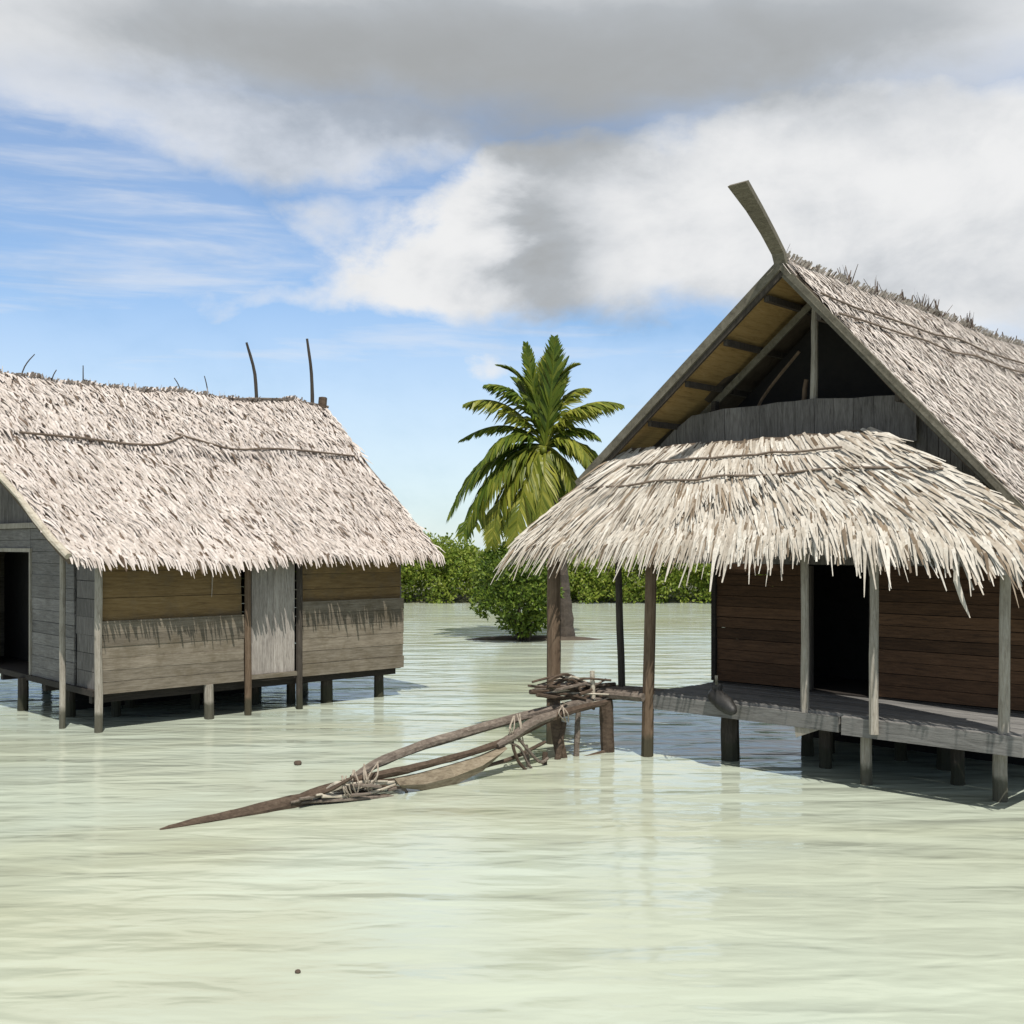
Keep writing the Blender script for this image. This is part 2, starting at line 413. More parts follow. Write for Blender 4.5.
# gable wall with doorway, far gable, back wall
panel('gable_wall', 'plank_z', .06, .92, .64, 3.3, .3, 'y', .03, th=.025)
panel('gable_wall', 'grey_y', .96, 3.0, .62, 3.30, .2, 'y', .0, th=.03)
panel('gable_wall', 'grey_y', 5.25, 6.78, .62, 3.30, .2, 'y', .0, th=.03)
panel('gable_wall', 'grey_y', 3.0, 5.25, 2.88, 3.30, .2, 'y', .0, th=.03)
mb = MB(); mb.span(-.03, .05, 2.93, 2.995, .62, 2.87); mb.span(-.03, .05, 5.255, 5.32, .62, 2.87); mb.span(-.035, .055, 2.92, 5.33, 2.872, 2.94)
mb.build('door_frame', M['pole'], lh)
mb = MB(); mb.span(-.08, .035, .75, 6.05, 3.305, 3.40, .004); mb.build('tie_beam', M['pole'], lh)
mb = MB()
def Lroof(y): return 2.80 + 3.24*(1-abs(y-3.4)/3.9) - .30
y = .35
while y < 6.4:
    w = .2; zt0, zt1 = Lroof(y), Lroof(y+w)
    if min(zt0, zt1) > 3.45: mb.prism([(.0,y+.004,3.405),(.0,y+w-.004,3.405),(.0,y+w-.004,zt1),(.0,y+.004,zt0)], (.025+random.uniform(-.004,.004),0,0))
    y += w
mb.build('gable_planks', M['plank_z'], lh)
mb = MB(); boards(mb, .02, 6.78, .6, 3.2, .2, 'y', 6.06, th=.03); mb.build('gable_wall', M['grey_y'], lh)
mb = MB()
y = .35
while y < 6.4:
    w = .2; zt0, zt1 = Lroof(y), Lroof(y+w)
    mb.prism([(6.06,y+.004,3.205),(6.06,y+w-.004,3.205),(6.06,y+w-.004,max(zt1,3.21)),(6.06,y+.004,max(zt0,3.21))], (.025,0,0)); y += w
mb.build('gable_planks', M['plank_z'], lh)
panel('back_wall', 'grey_x', .02, 6.05, .6, 3.0, .2, 'x', 6.78, gap=0, jit=.002)

mb = MB(); mb.prism([(.75,.1,.67),(.75,6.7,.67),(.75,6.7,2.75),(.75,3.4,5.45),(.75,.1,2.75)], (.05,0,0)); mb.build('shade_partition', M['shade_black'], lh)  # added dark sheet behind the doorway: shade put into its colour, stops light leaks
mb = MB(); boards(mb, .5, 4.2, -.2, .54, .2, 'x', 2.6, th=.03, gap=0); mb.build('under_floor_shade_boards', M['shade_black'], lh)  # added dark boards, block view and light so the under-floor shade goes black
for x, y in ((.9,1.4),(2.3,1.2),(3.0,2.0),(1.5,2.2),(.3,1.9),(3.4,1.0)): post(x, y, -1, .6, .09, 'pole_dark', lh)  # extra stilts, added to thicken the shade under the floor

# ================================================================== RIGHT HOUSE
rh = thing('porch_house', 'tall gabled house with thatched porch, dark open gable and leaning ridge board', 'house',
           (2.013, 15.7, 0), math.atan2(-.694, .72))
XR, ZR, SLL, SRR = 1.633, 6.885, .786, 1.075
Y0, Y1 = .75, 11.8
def RL(a, b):
    k = 3.62*(1-b); y = Y0 + (Y1-Y0)*a; x = XR - k
    return (x, y, ZR - SLL*k + .035*nz(x, y, .8, 11))
def RR(a, b):
    k = 4.05*(1-b); y = Y0 + (Y1-Y0)*a; x = XR + k
    return (x, y, ZR - SRR*k - .06*math.sin(math.pi*b) + .06*nz(x, y, .8, 17) + .02*nz(x, y, 3, 4))
def roofz(x): return ZR - (SLL*(XR-x) if x < XR else SRR*(x-XR))
mb = slab(RL, .10); m2 = slab(RR, .10)
n0 = len(mb.v); mb.v += m2.v; mb.f += [tuple(i+n0 for i in f) for f in m2.f]
rroof = mb.build('roof', M['under'], rh)
mb = MB()
thatch(mb, RR, 56, 0.03, .99, .036, .28, .036, lift=.035, side=.28, droop=.4)
thatch(mb, RL, 16, 0, .99, .11, .5, .08, lift=.06)
thatch(mb, lambda a, b: tuple(Vector(RR(min(max((a-.5)*.02,0),1), b))+Vector((0,0,.02))), 60, 0, 1, .05, .3, .04, lift=.08, side=.3)
mb.build('thatch', M['thatch_r'], rroof)
rp = [Vector(RR(a/24, 1)) + Vector((0,0,.05)) for a in range(25)]
mb = MB()
for i in range(2200):
    k = random.random()*24; j = min(int(k), 23); p = rp[j].lerp(rp[j+1], k-j)
    s = random.choice((-1,1,1)); l = random.uniform(.2,.55); w = random.uniform(.02,.045)
    d = Vector((s*.68, random.gauss(0,.22), -.72)).normalized(); sx = Vector((0,w,0))
    q = p + Vector((-s*.07, 0, random.uniform(-.01,.07)))
    n0 = len(mb.v); mb.v += [q-sx*.5, q+sx*.5, q+d*l+sx*.2, q+d*l-sx*.2]; mb.f.append((n0,n0+1,n0+2,n0+3))
mb.build('ridge_cap', M['thatch_r'], rroof)
mb = MB(); tufts(mb, [p+Vector((0,0,.02)) for p in rp], 26, .15, .3)
for i in range(10): tufts(mb, [rp[random.randint(1,23)]]*2, 5, .24, .2)
tag(mb.build('ridge_stubble', M['stubble'], rroof), kind='stuff')
for b in (.86, .80):
    mb = MB(); mb.tube([Vector(RR(a/12, b+random.uniform(-.006,.006)))+Vector((.03,0,.07)) for a in range(13)], .016, 5, .1, 2); mb.build('batten', M['cord'], rroof)
# lining seen under the left overhang, purlins and rafters
mb = MB(); mb.prism([(XR-.03, Y0+.05, ZR-.145), (XR-3.55, Y0+.05, ZR-.145-SLL*3.52), (XR-3.55, 1.95, ZR-.145-SLL*3.52), (XR-.03, 1.95, ZR-.145)], (0,0,-.015))
mb.build('roof_lining', M['lining'], rroof)
for k in (.28, .95, 1.62, 2.3, 3.0):
    mb = MB(); mb.span(XR-k-.035, XR-k+.035, Y0+.06, Y1-.2, ZR-SLL*k-.27, ZR-SLL*k-.185, .003); mb.build('purlin', M['pole_dark'], rroof)
for k in (.5, 1.6, 2.7):
    mb = MB(); mb.span(XR+k-.035, XR+k+.035, Y0+.1, Y1-.2, ZR-SRR*k-.32, ZR-SRR*k-.22, .003); mb.build('purlin', M['pole_dark'], rroof)
def rafter(y, s, kmax, dz, w, t, mat, name):
    sl = SLL if s < 0 else SRR
    mb = MB(); mb.beam((XR, y, ZR+dz), (XR+s*kmax, y, ZR+dz-sl*kmax), w, t, jit=.006); return mb.build(name, M[mat], rroof)
rafter(Y0-.04, -1, 3.66, -.04, .13, .05, 'barge', 'barge_board'); rafter(Y0-.005, -1, 3.6, -.15, .09, .05, 'pole_dark', 'barge_board')
rafter(Y0-.04, 1, 4.05, -.06, .09, .05, 'barge', 'barge_board'); rafter(Y0-.005, 1, 4.0, -.14, .07, .05, 'barge', 'barge_board')
rafter(1.72, -1, 3.5, -.34, .10, .06, 'barge', 'rafter'); rafter(1.72, 1, 3.9, -.40, .10, .06, 'pole_dark', 'rafter')
# leaning board on the ridge end
mb = MB()
prof = [(0,0,-.25,.085),(0,-.14,.05,.09),(0,-.42,.28,.095),(0,-.76,.52,.11),(0,-1.16,.76,.14)]
pts = []
for x, dy, dz, w in prof:
    for sx in (-1, 1):
        for sy in (-1, 1): pts.append((XR + sx*w, Y0 + .05 + dy + sy*.03, ZR + dz + .06 + sx*.0 + sy*.018))
mb.v += pts
for i in range(len(prof)-1):
    a = i*4; b = a+4
    mb.f += [(a,a+2,b+2,b),(a+1,b+1,b+3,a+3),(a,b,b+1,a+1),(a+2,a+3,b+3,b+2)]
mb.f += [(0,1,3,2),(16,18,19,17)]
mb.build('ridge_board', M['barge'], rroof)
# gable: open top, rough tie board, upright planks
mb = MB(); n = 16
P = []
for i in range(n+1):
    x = -1.55 + 4.75*i/n
    zt = min(roofz(x)-.26, 5.03 + .03*nz(x, 0, 2) + .04*math.sin(x*1.3)); zb = max(min(zt-.05, 4.40 + .05*nz(x, 9, 1.5)), 3.9)
    P.append((x, zb, zt))
for a, b in zip(P[:-1], P[1:]):
    j0 = .02*nz(a[0], 3, 4)
    mb.prism([(a[0]+.003,1.50+j0,a[1]),(b[0]-.003,1.50+j0,b[1]),(b[0]-.003,1.48+j0,b[2]),(a[0]+.003,1.48+j0,a[2])], (0,.05,0))
mb.build('gable_board', M['plank_z'], rh)
mb = MB(); x = -1.2
while x < 4.9:
    w = .155; zt = min(roofz(x), roofz(x+w)) - .26
    zt = min(zt, 4.95)
    if zt > 2.75: mb.prism([(x+.004,1.60,2.72),(x+w-.004,1.60,2.72),(x+w-.004,1.60,zt),(x+.004,1.60,zt)], (0,.03+random.uniform(-.006,.006),0))
    x += w
mb.build('gable_planks', M['plank_z'], rh)
post(1.66, 1.57, 4.8, 6.45, .05, 'pole', rh, (.02,0), 'king_post'); post(1.35, 1.75, 4.75, 5.4, .035, 'pole_brown', rh, (.1,0), 'gable_strut')
mb = MB(); mb.tube([(.35,1.9,4.6),(.62,1.9,5.2),(1.25,1.9,5.85)], .025, 6, .05, 4); mb.build('gable_strut', M['pole_brown'], rh)
for y in (2.05, 10.5):                           # shade-black partition and ceiling added to darken the loft
    pass
mb = MB(); mb.prism([(-1.5,2.3,4.0),(4.2,2.3,4.0),(XR,2.3,ZR-.3)], (0,.04,0)); mb.build('loft_shade_partition', M['shade_black'], rh)  # added near-black sheet, paints the shade inside the open gable
mb = MB(); mb.span(.03, 4.85, 1.66, 10.5, 3.02, 3.06); mb.build('shade_ceiling', M['shade_black'], rh)  # added near-black lid that keeps the interior dark
mb = MB(); mb.span(.05, 4.85, 3.2, 3.25, .93, 3.0); mb.build('shade_partition', M['shade_black'], rh)  # added near-black sheet, paints the shade behind the doorway
mb = MB(); boards(mb, .9, 5.0, -.2, .79, .2, 'x', 2.9, th=.03, gap=0); mb.build('under_floor_shade_boards', M['shade_black'], rh)  # added dark boards that blacken the shade below the house
# walls
def rpanel(name, mat, *a, **k):
    mb = MB(); boards(mb, *a, **k); return mb.build(name, M[mat], rh)
rpanel('front_wall', 'red_x', .02, 1.56, .93, 2.72, .16, 'x', 1.60, th=.028, gap=.008, jit=.003)
rpanel('front_wall', 'red_x', 2.56, 4.9, .93, 2.72, .16, 'x', 1.60, th=.028, gap=.008, jit=.003)
mb = MB(); mb.span(1.565, 1.625, 1.57, 1.64, .93, 2.70); mb.span(2.495, 2.555, 1.57, 1.64, .93, 2.70); mb.build('door_frame', M['pole_dark'], rh)
mb = MB(); mb.span(-.06, .015, 1.56, 1.66, .93, 5.2); mb.build('corner_post', M['dark_x'], rh)
mb = MB(); mb.span(4.905, 4.985, 1.56, 1.66, .93, 3.2); mb.build('corner_post', M['dark_x'], rh)
mb = MB(); boards(mb, 1.67, 10.6, .93, 5.1, .2, 'y', -.02, th=.028); mb.build('side_wall', M['red_x'], rh)
mb = MB(); boards(mb, 1.67, 10.6, .93, 3.1, .2, 'y', 4.93, th=.028); mb.build('side_wall', M['red_x'], rh)
mb = MB(); x = .02
while x < 4.9:
    mb.prism([(x,10.6,.93),(x+.195,10.6,.93),(x+.195,10.6,min(roofz(x),roofz(x+.195))-.25),(x,10.6,min(roofz(x),roofz(x+.195))-.25)], (0,.03,0)); x += .2
mb.build('back_wall', M['plank_z'], rh)
# deck and floor
mb = MB(); y = -.02
while y < 1.58:
    w = random.uniform(.15,.19); mb.span(-.02+random.uniform(-.03,.03), 5.06+random.uniform(-.03,.03), y, min(y+w-.01,1.59), .865, .90+random.uniform(-.004,.006), .003); y += w
mb.build('deck', M['deck_x'], rh)
mb = MB(); mb.span(-.05, 5.0, 1.6, 10.6, .80, .92); mb.build('floor', M['dark_x'], rh)
mb = MB(); mb.span(-.06, 2.9, -.085, -.03, .68, .875, .006); mb.build('deck_fascia', M['deck_x'], rh)
mb = MB(); mb.span(2.95, 5.10, -.10, -.035, .655, .885, .006); mb.build('deck_fascia', M['deck_x'], rh)
mb = MB(); mb.span(5.07, 5.13, -.02, 1.6, .66, .88, .006); mb.build('deck_fascia', M['deck_x'], rh)
mb = MB(); mb.span(-.09, -.03, -.02, 1.6, .70, .875, .006); mb.build('deck_fascia', M['dark_x'], rh)
for y in (.45, 1.3):
    mb = MB(); mb.span(.0, 5.0, y, y+.1, .74, .862); mb.build('joist', M['dark_x'], rh)
mb = MB(); mb.prism([(2.28,-.06,.675),(2.62,-.06,.675),(2.30,-.06,.54)], (0,.05,0)); mb.build('deck_bracket', M['pole'], rh)
post(3.08, .30, -1, .74, .075, 'pole', rh); post(4.62, .55, -1, .74, .085, 'pole', rh); post(.98, .46, -1, .74, .13, 'pole_dark', rh)
for x, y in ((2.2,.9),(3.9,1.1),(4.5,2.2),(2.7,2.1),(1.6,1.5)): post(x, y, -1, .8, .09, 'pole_dark', rh)  # extra stilts, added to deepen the shade below deck and floor
for y in (1.9, 4.5, 7.4, 10.2):
    for x in (.1, 1.7, 3.4, 4.8): post(x, y, -1, .8, .10, 'pole_dark', rh)
post(-.02, -.14, -1, 3.25, .085, 'pole_brown', rh, (0.02,0.1), 'post')
post(2.40, -.0, .86, 3.05, .052, 'pole', rh, (-.03,.02), 'post'); post(3.39, -.145, .72, 3.05, .055, 'pole', rh, (-.06,.14), 'post'); post(4.86, .02, .88, 3.05, .062, 'pole', rh, (0,.03), 'post')
post(-1.65, -.30, -1, 3.0, .108, 'pole_brown', rh, (-.02,.05), 'post'); post(-.86, .38, .80, 3.2, .055, 'pole_dark', rh, (-.1,0), 'post')
# walkway of poles left of the deck
for i in range(5):
    mb = MB(); y = -.25 + i*.16
    mb.tube([(-1.95-random.uniform(0,.25), y, .80), (-.9, y+random.uniform(-.03,.03), .83), (.0, y+.02, .845)], [.05,.055,.06], 7, .1, 3); mb.build('walkway_pole', M['log'], rh)
mb = MB(); mb.tube([(-1.8,-.35,.74),(-1.75,.6,.74)], .06, 7, .1); mb.build('walkway_bearer', M['log_dark'], rh)
# porch roof
def PR(a, b):
    kb = [0, .1, .25, .4, .55, .7, .85, 1]; kx = [5.72, 5.55, 5.2, 4.72, 4.15, 3.6, 3.16, 2.79]
    i = min(int(sum(b >= q for q in kb))-1, 6); t = (b-kb[i])/(kb[i+1]-kb[i])
    x0 = -2.42 + 1.24*b; x1 = kx[i]*(1-t) + kx[i+1]*t
    x = x0 + (x1-x0)*a; y = -.42 + 1.42*b
    return (x, y, 3.08 + 1.44*b + .06*math.sin(math.pi*b) - .35*max(0, (x-3)/2.4)**2*(1 if b < .98 else 1) + .04*nz(x, y, .9, 21) + .03*nz(x, y, 3, 2) - .16*(1-a)**3*(1-b))
prf = slab(PR, .10).build('porch_roof', M['under'], rh)
mb = MB()
thatch(mb, PR, 13, .12, .98, .020, .60, .038, lift=.045, side=.16, droop=.30, rowjit=.4)
thatch(mb, PR, 5, .09, .28, .016, .46, .038, lift=.03, side=.22, droop=.45, lv=(.75,1.2))
thatch(mb, PR, 1, .06, .12, .16, .45, .04, lift=.02, side=.5, droop=.5)
thatch(mb, lambda a, b: tuple(Vector(PR(min(max(1+(a-1)*.04,0),1), b))+Vector((.0,0,.02))), 34, 0.05, 1, .05, .40, .04, lift=.05, side=.2, droop=.5)
mb.build('thatch', M['thatch_p'], prf)
for bb, a0, a1 in ((.74,.12,.82),(.52,.05,.97)):
    mb = MB(); mb.tube([Vector(PR(a0+(a1-a0)*i/14, bb+.02*nz(i*1.3, bb*9)))+Vector((0,-.04,.07)) for i in range(15)], .017, 5, .1, 2); mb.build('batten', M['cord'], prf)
mb = MB(); mb.tube([(-2.1,-.02,2.97),(1,0,3.08),(5.2,.03,2.95)], .05, 7, .08, 4); mb.build('eave_pole', M['pole_brown'], prf)
for x in (-1.6, -.4, .8, 2.0, 3.2, 4.3):
    mb = MB(); mb.tube([(x,-.36,2.92 if x < 4 else 2.75),(max(min(x,2.5),-.8),.93,4.26)], .035, 6, .08); mb.build('porch_rafter', M['pole_dark'], prf)
mb = MB()
for k in range(9):                               # long loose leaf hanging at the right
    pass
q = [Vector((4.50,-.42,2.9)), Vector((4.53,-.5,2.6)), Vector((4.60,-.5,2.38)), Vector((4.68,-.5,2.2))]
for i, (p, w) in enumerate(zip(q, (.025,.035,.028,.005))): mb.v += [p-Vector((w,0,0)), p+Vector((w,0,0)), p+Vector((0,-.015,0))]
for i in range(3):
    a = i*3
    mb.f += [(a,a+2,a+5,a+3),(a+2,a+1,a+4,a+5)]
mb.build('hanging_leaf', M['thatch_p'], prf)

# ================================================================== things on and by the deck
dk = thing('mooring_float', 'dark tarred wooden float with an upright peg on the deck edge', 'float', tuple(rh.matrix_basis @ Vector((1.20,-.10,.90))), math.atan2(-.694,.72))
mb = MB(); mb.tube([(-.20,.08,.06),(-.10,.02,.06),(.08,-.06,.0),(.24,-.13,-.07),(.33,-.16,-.09)], [.05,.11,.12,.09,.03], 10, .08, 3); mb.build('body', M['tar'], dk, True)
mb = MB(); mb.tube([(-.06,.0,.1),(-.07,.0,.34)], .022, 7); mb.build('peg', M['pole'], dk)
mb = MB(); mb.tube([(-.12,.02,.17),(-.0,-.0,.18)], .05, 8, .1); mb.build('collar', M['tar'], dk)

# broken gangway of lashed driftwood
gw = thing('broken_gangway', 'collapsed gangway of lashed driftwood poles sloping from the deck into the water', 'gangway', (-.9, 13.9, 0))
G0 = Vector((-.9, 13.9, 0))
def gp(px, py, dy=0.0):                           # a point in the upright plane the gangway lies in
    A, B = Vector((1.2, 15.9)), Vector((-3.67, 11.62)); d = B-A; r = (px-512)/F
    t = (r*A.y - A.x)/(d.x - r*d.y); Y = A.y + d.y*t + dy
    return at(px, py, Y) - G0
def stick(name, pts, rad, mat, seg=8, wob=.12, sub=4):
    mb = MB(); mb.tube([gp(*p) for p in pts], rad, seg, wob, sub); return mb.build(name, M[mat], gw)
stick('rail', [(640,692,.2),(585,702),(520,717),(440,740),(385,760),(352,778)], [.04,.055,.06,.062,.06,.045], 'log')
stick('rail', [(606,702,-.3),(556,716,-.2),(500,743,-.25),(440,761,-.25),(395,772,-.25),(345,782,-.1)], [.04,.055,.045,.045,.05,.04], 'log_dark')
stick('rail', [(565,712,-.1),(535,722,-.3),(512,737,-.3),(497,746,-.3)], [.06,.07,.06,.04], 'log')
stick('pointed_log', [(352,782),(330,791),(290,804),(230,817),(185,825),(160,830)], [.06,.085,.10,.075,.045,.016], 'log_dark', 10)
# bowed plank under the lower rail, part of an old hull
mb = MB(); top = [(395,779),(420,774),(450,766),(480,757),(505,746)]; bot = [(403,788),(428,791),(457,784),(483,771),(507,749)]
T = [gp(x,y,-.30) for x, y in top]; Bm = [gp(x,y,-.42) for x, y in bot]
Mi = [(a+b)/2 + Vector((.02,-.10,0)) for a, b in zip(T, Bm)]
for A, B in ((T, Mi), (Mi, Bm)):
    for i in range(4):
        o = Vector((.03,-.05,0)); n0 = len(mb.v)
        mb.v += [A[i],A[i+1],B[i+1],B[i],A[i]-o,A[i+1]-o,B[i+1]-o,B[i]-o]
        mb.f += [tuple(n0+k for k in f) for f in ((0,1,2,3),(7,6,5,4),(0,4,5,1),(3,2,6,7),(0,3,7,4),(1,5,6,2))]
mb.build('hull_plank', M['hull'], gw)
# twisted bundle, twigs and frayed lashing
for k in range(34):
    a = (random.uniform(290,338), 0, random.uniform(-.25,.15)); a = (a[0], 803 - (a[0]-296)*.32 + random.uniform(-3,4), a[2])
    b = (random.uniform(352,408), random.uniform(772,801), random.uniform(-.45,.15))
    c = ((a[0]+b[0])/2, (a[1]+b[1])/2+random.uniform(-7,7), (a[2]+b[2])/2-.05)
    stick('twig', [a, c, b], [random.uniform(.012,.034)*q for q in (.7,1,.6)], random.choice(['log','log_dark','log_dark','log','log_pale']), 6)
for x0, y0, x1, y1 in ((344,776,352,801),(352,770,356,800),(366,764,372,795),(378,762,368,790),(512,716,513,741),(517,714,520,742),(560,705,566,722)):
    for q in range(3):
        stick('lashing', [(x0+random.uniform(-3,3),y0,-.22),((x0+x1)/2+random.uniform(-5,5),(y0+y1)/2,-.36),(x1+random.uniform(-4,4),y1,-.28)], .009, 'rope', 5)
for pts in ([(512,738,-.25),(514,750,-.3),(520,764,-.3),(530,773,-.3)], [(516,735,-.3),(528,750,-.3),(540,762,-.3),(548,758,-.3)], [(508,742,-.3),(520,748,-.3),(527,762,-.3),(534,772,-.3)],
            [(388,790,-.3),(402,788,-.35),(408,795,-.35),(404,801,-.35)], [(352,800,-.2),(380,796,-.3),(400,797,-.3),(411,799,-.3)], [(340,806,-.2),(372,802,-.3),(398,801,-.3)]):
    stick('rope_end', pts, random.uniform(.014,.026), random.choice(['rope','log','log_dark']), 6)
stick('stake', [(606,700,-.1),(607,730,-.1),(609,775,-.1)], [.10,.10,.10], 'log_dark', 9, .06)
stick('stake', [(553,685,.1),(557,730,.1),(566,778,.1)], [.06,.08,.09], 'log_dark'); stick('stake', [(579,702,.0),(577,735),(576,776)], [.035,.045,.04], 'log')
stick('stake', [(592,671),(593,705)], [.035,.04], 'log_pale', 7, .05, 1)
stick('stake', [(545,752,-.2),(544,776,-.2)], [.035,.04], 'log_dark'); stick('stake', [(564,722),(555,774)], [.04,.05], 'log_dark'); stick('stake', [(526,745,-.2),(530,778,-.2)], [.025,.03], 'log')
stick('cross_pole', [(520,773,-.1),(560,766,-.1),(612,750,-.1)], [.03,.045,.04], 'log_dark')
stick('cross_pole', [(480,768,-.2),(515,757,-.2),(545,742,-.1)], [.022,.03,.025], 'log_dark')
stick('cross_pole', [(530,692,.4),(560,690,.3),(615,684,.2)], [.035,.04,.03], 'log_dark')
for k in range(20):
    x = random.uniform(528,572); y = random.uniform(680,702); stick('twig', [(x,y,random.uniform(-.3,.3)),(x+random.uniform(15,30),y+random.uniform(-9,4),0),(x+random.uniform(34,60),y+random.uniform(-9,8),random.uniform(-.3,.3))], random.uniform(.008,.028), random.choice(['log','log_dark','log_dark','log','log_pale']), 6)

# ================================================================== vegetation
def leaf(mb, p, d, n, l, w):
    s = d.cross(n).normalized()*w
    n0 = len(mb.v); m = p + d*l*.5 + n*l*.06
    mb.v += [p, m+s, p+d*l-n*l*.08, m-s]; mb.f.append((n0,n0+1,n0+2,n0+3))
def rvec():
    while True:
        v = Vector((random.uniform(-1,1), random.uniform(-1,1), random.uniform(-1,1)))
        if .05 < v.length < 1: return v
def clump(mb, c, r, n, l, w):
    for _ in range(n):
        v = rvec(); p = c + Vector((v.x*r, v.y*r, v.z*r*.75))
        d = (v.normalized() + rvec()*.9 + Vector((0,0,.1))).normalized()
        nn = d.cross(rvec()).normalized()
        leaf(mb, p, d, nn, l*random.uniform(.6,1.3), w*random.uniform(.7,1.2))

pt = thing('palm_tree', 'coconut palm with stout dark trunk and drooping yellowed lower fronds standing between the two houses', 'palm', (1.62, 35.2, 0))
mb = MB(); rr = []; pp = []
for i in range(28):
    t = i/27; pp.append((-.06*math.sin(t*3) - .55*t*t, 0, -.3 + 6.3*t)); rr.append((.36 - .14*t + (.12*math.exp(-t*9))) * (1.0 if i % 2 else 1.06))
mb.tube(pp, rr, 12, .05); mb.build('trunk', M['trunk'], pt)
CR = Vector((-.56, 0, 6.15))
fronds = [  # end of the rachis (right, depth, up) from the crown, bulge, leaflet length, dry or green
    ((-.62,.2,3.35),(-.1,0,.35),.42,0), ((.28,-.3,3.4),(.1,-.1,.2),.62,0), ((.75,.4,2.9),(-.15,.1,.5),.5,0), ((-1.9,-.5,1.9),(.3,-.1,1.15),.6,0), ((1.7,-.6,1.1),(-.1,-.1,1.05),.62,1), ((-2.0,-.9,-.6),(-.1,-.2,1.25),.7,0), ((1.5,-.9,-.9),(.2,-.2,1.2),.7,1), ((-2.2,-1.0,-2.6),(-.5,-.3,1.3),.9,1), ((.05,.5,2.9),(0,.1,.3),.6,1), ((-1.5,.1,2.6),(.5,0,1.0),.5,0),
    ((-1.0,.9,2.3),(0,.1,.7),.5,0), ((1.05,.0,2.6),(-.45,0,1.0),.55,1), ((1.45,.7,1.95),(-.35,.1,1.1),.6,1),
    ((-2.55,-.2,1.35),(.1,0,1.2),.72,1), ((2.45,.0,1.35),(-.3,0,1.1),.75,1), ((-2.8,.5,.2),(.2,0,1.15),.42,0), ((1.75,-.3,.2),(.1,0,.9),.5,0),
    ((-3.1,-.4,-2.3),(-.55,0,1.35),.95,0), ((-2.6,-.9,-2.9),(-.55,-.1,1.35),1.0,0), ((-2.9,.6,-1.7),(-.5,0,1.3),.55,0),
    ((-1.7,-1.0,-3.3),(-.6,-.4,1.1),.85,1), ((-1.0,-1.2,-3.6),(-.35,-.6,.9),.8,1), ((-.3,-1.1,-3.3),(.1,-.6,.9),.7,1),
    ((.95,-.8,-2.6),(.5,-.3,1.0),.55,1), ((1.8,-.4,-1.6),(.4,-.1,1.0),.6,0), ((2.2,.6,-.9),(.2,.1,1.1),.6,0), ((.5,1.5,-2.2),(.2,.5,1.0),.6,0), ((-1.2,1.6,-1.8),(-.2,.5,1.2),.6,0),
]
for end, bul, ll, dry in fronds:
    end = Vector(end); mid = end*.5 + Vector(bul); mb = MB()
    def bz(t): return CR*(1) + mid*2*t*(1-t)*1.0 + end*t*t
    pts = [bz(i/14) for i in range(15)]
    mb.tube(pts, [.05*(1-i/15)+.008 for i in range(15)], 5, 0)
    nl = 56; up = (end.normalized().z > .85)
    for i in range(nl):
        t = .10 + .9*i/nl
        p = bz(t); d = (bz(min(t+.02,1.02)) - bz(t-.02)).normalized()
        side = d.cross(Vector((0,0,1)))
        if side.length < .35: side = d.cross(Vector((0,1,0))) if abs(d.z) > .8 else side
        side.normalize()
        l = ll*(1.25*math.sin(math.pi*min(1, .18 + t*.80)) + .22)
        for s in (-1, 1):
            if random.random() < .05: continue
            dd = (side*s*random.uniform(.35,.6) + d*.9 + Vector((0,random.uniform(-.35,.35),.1))).normalized() if up else (side*s*random.uniform(.55,.8) + d*random.uniform(.55,.9) + Vector((0,0,-1))*random.uniform(.12,.5)).normalized()
            tip = (dd + Vector((0,0,-1))*random.uniform(.3,.9)*(.3 if up else 1)).normalized()
            nrm = dd.cross(side*s + d*.2)
            nrm = d.cross(dd); 
            if nrm.length < .05: nrm = Vector((0,0,1))
            wv = nrm.normalized().cross(dd).normalized()
            wv = (wv + nrm.normalized()*random.uniform(-.5,.5)).normalized()*.054
            q1 = p + dd*l*.5; q2 = q1 + tip*l*.5
            n0 = len(mb.v)
            mb.v += [p - wv*.5, p + wv*.5, q1 + wv, q1 - wv, q2]
            mb.f += [(n0,n0+1,n0+2,n0+3),(n0+3,n0+2,n0+4)]
    mb.build('frond', M['palm_y' if dry else 'palm'], pt)
mb = MB()
for k in range(7):
    v = Vector((math.cos(k*.9)*.28, math.sin(k*.9)*.28, -.28+.06*(k%3))); c = CR + v
    mb.tube([c+Vector((0,0,-.13)), c+Vector((0,0,-.08)), c, c+Vector((0,0,.09)), c+Vector((0,0,.13))], [.04,.10,.13,.1,.03], 9)
mb.build('coconuts', M['palm_y'], pt, True)

bs = thing('shrub', 'rounded leafy green shrub growing from the water beside the palm trunk', 'shrub', (.12, 34.4, 0))
mb = MB()
for k in range(9):
    a = random.uniform(0, 6.28); r = random.uniform(.5, 1.2)
    mb.tube([(.35+random.uniform(-.15,.15), random.uniform(-.15,.15), -.3),(.2+math.cos(a)*r*.4, math.sin(a)*r*.4, .8),(math.cos(a)*r, math.sin(a)*r, 1.9)], [.05,.035,.012], 6, .1, 3)
mb.build('stem', M['trunk'], bs)
mb = MB()
for k in range(260):
    v = rvec(); v = v.normalized()*(v.length**.45)
    z = 1.65 + v.z*1.45; wd = 1.2*(1 if z > 1.2 else .45 + .55*max(z,0)/1.2)
    c = Vector((v.x*wd + (.30 if z < 1 else 0), v.y*wd, max(z,.12)))
    c += Vector((nz(c.x,c.z,1.2)*.25, 0, nz(c.x,c.y,1.3,4)*.3))
    clump(mb, c, .24, 30, .15, .045)
mb.build('crown', M['bush'], bs)

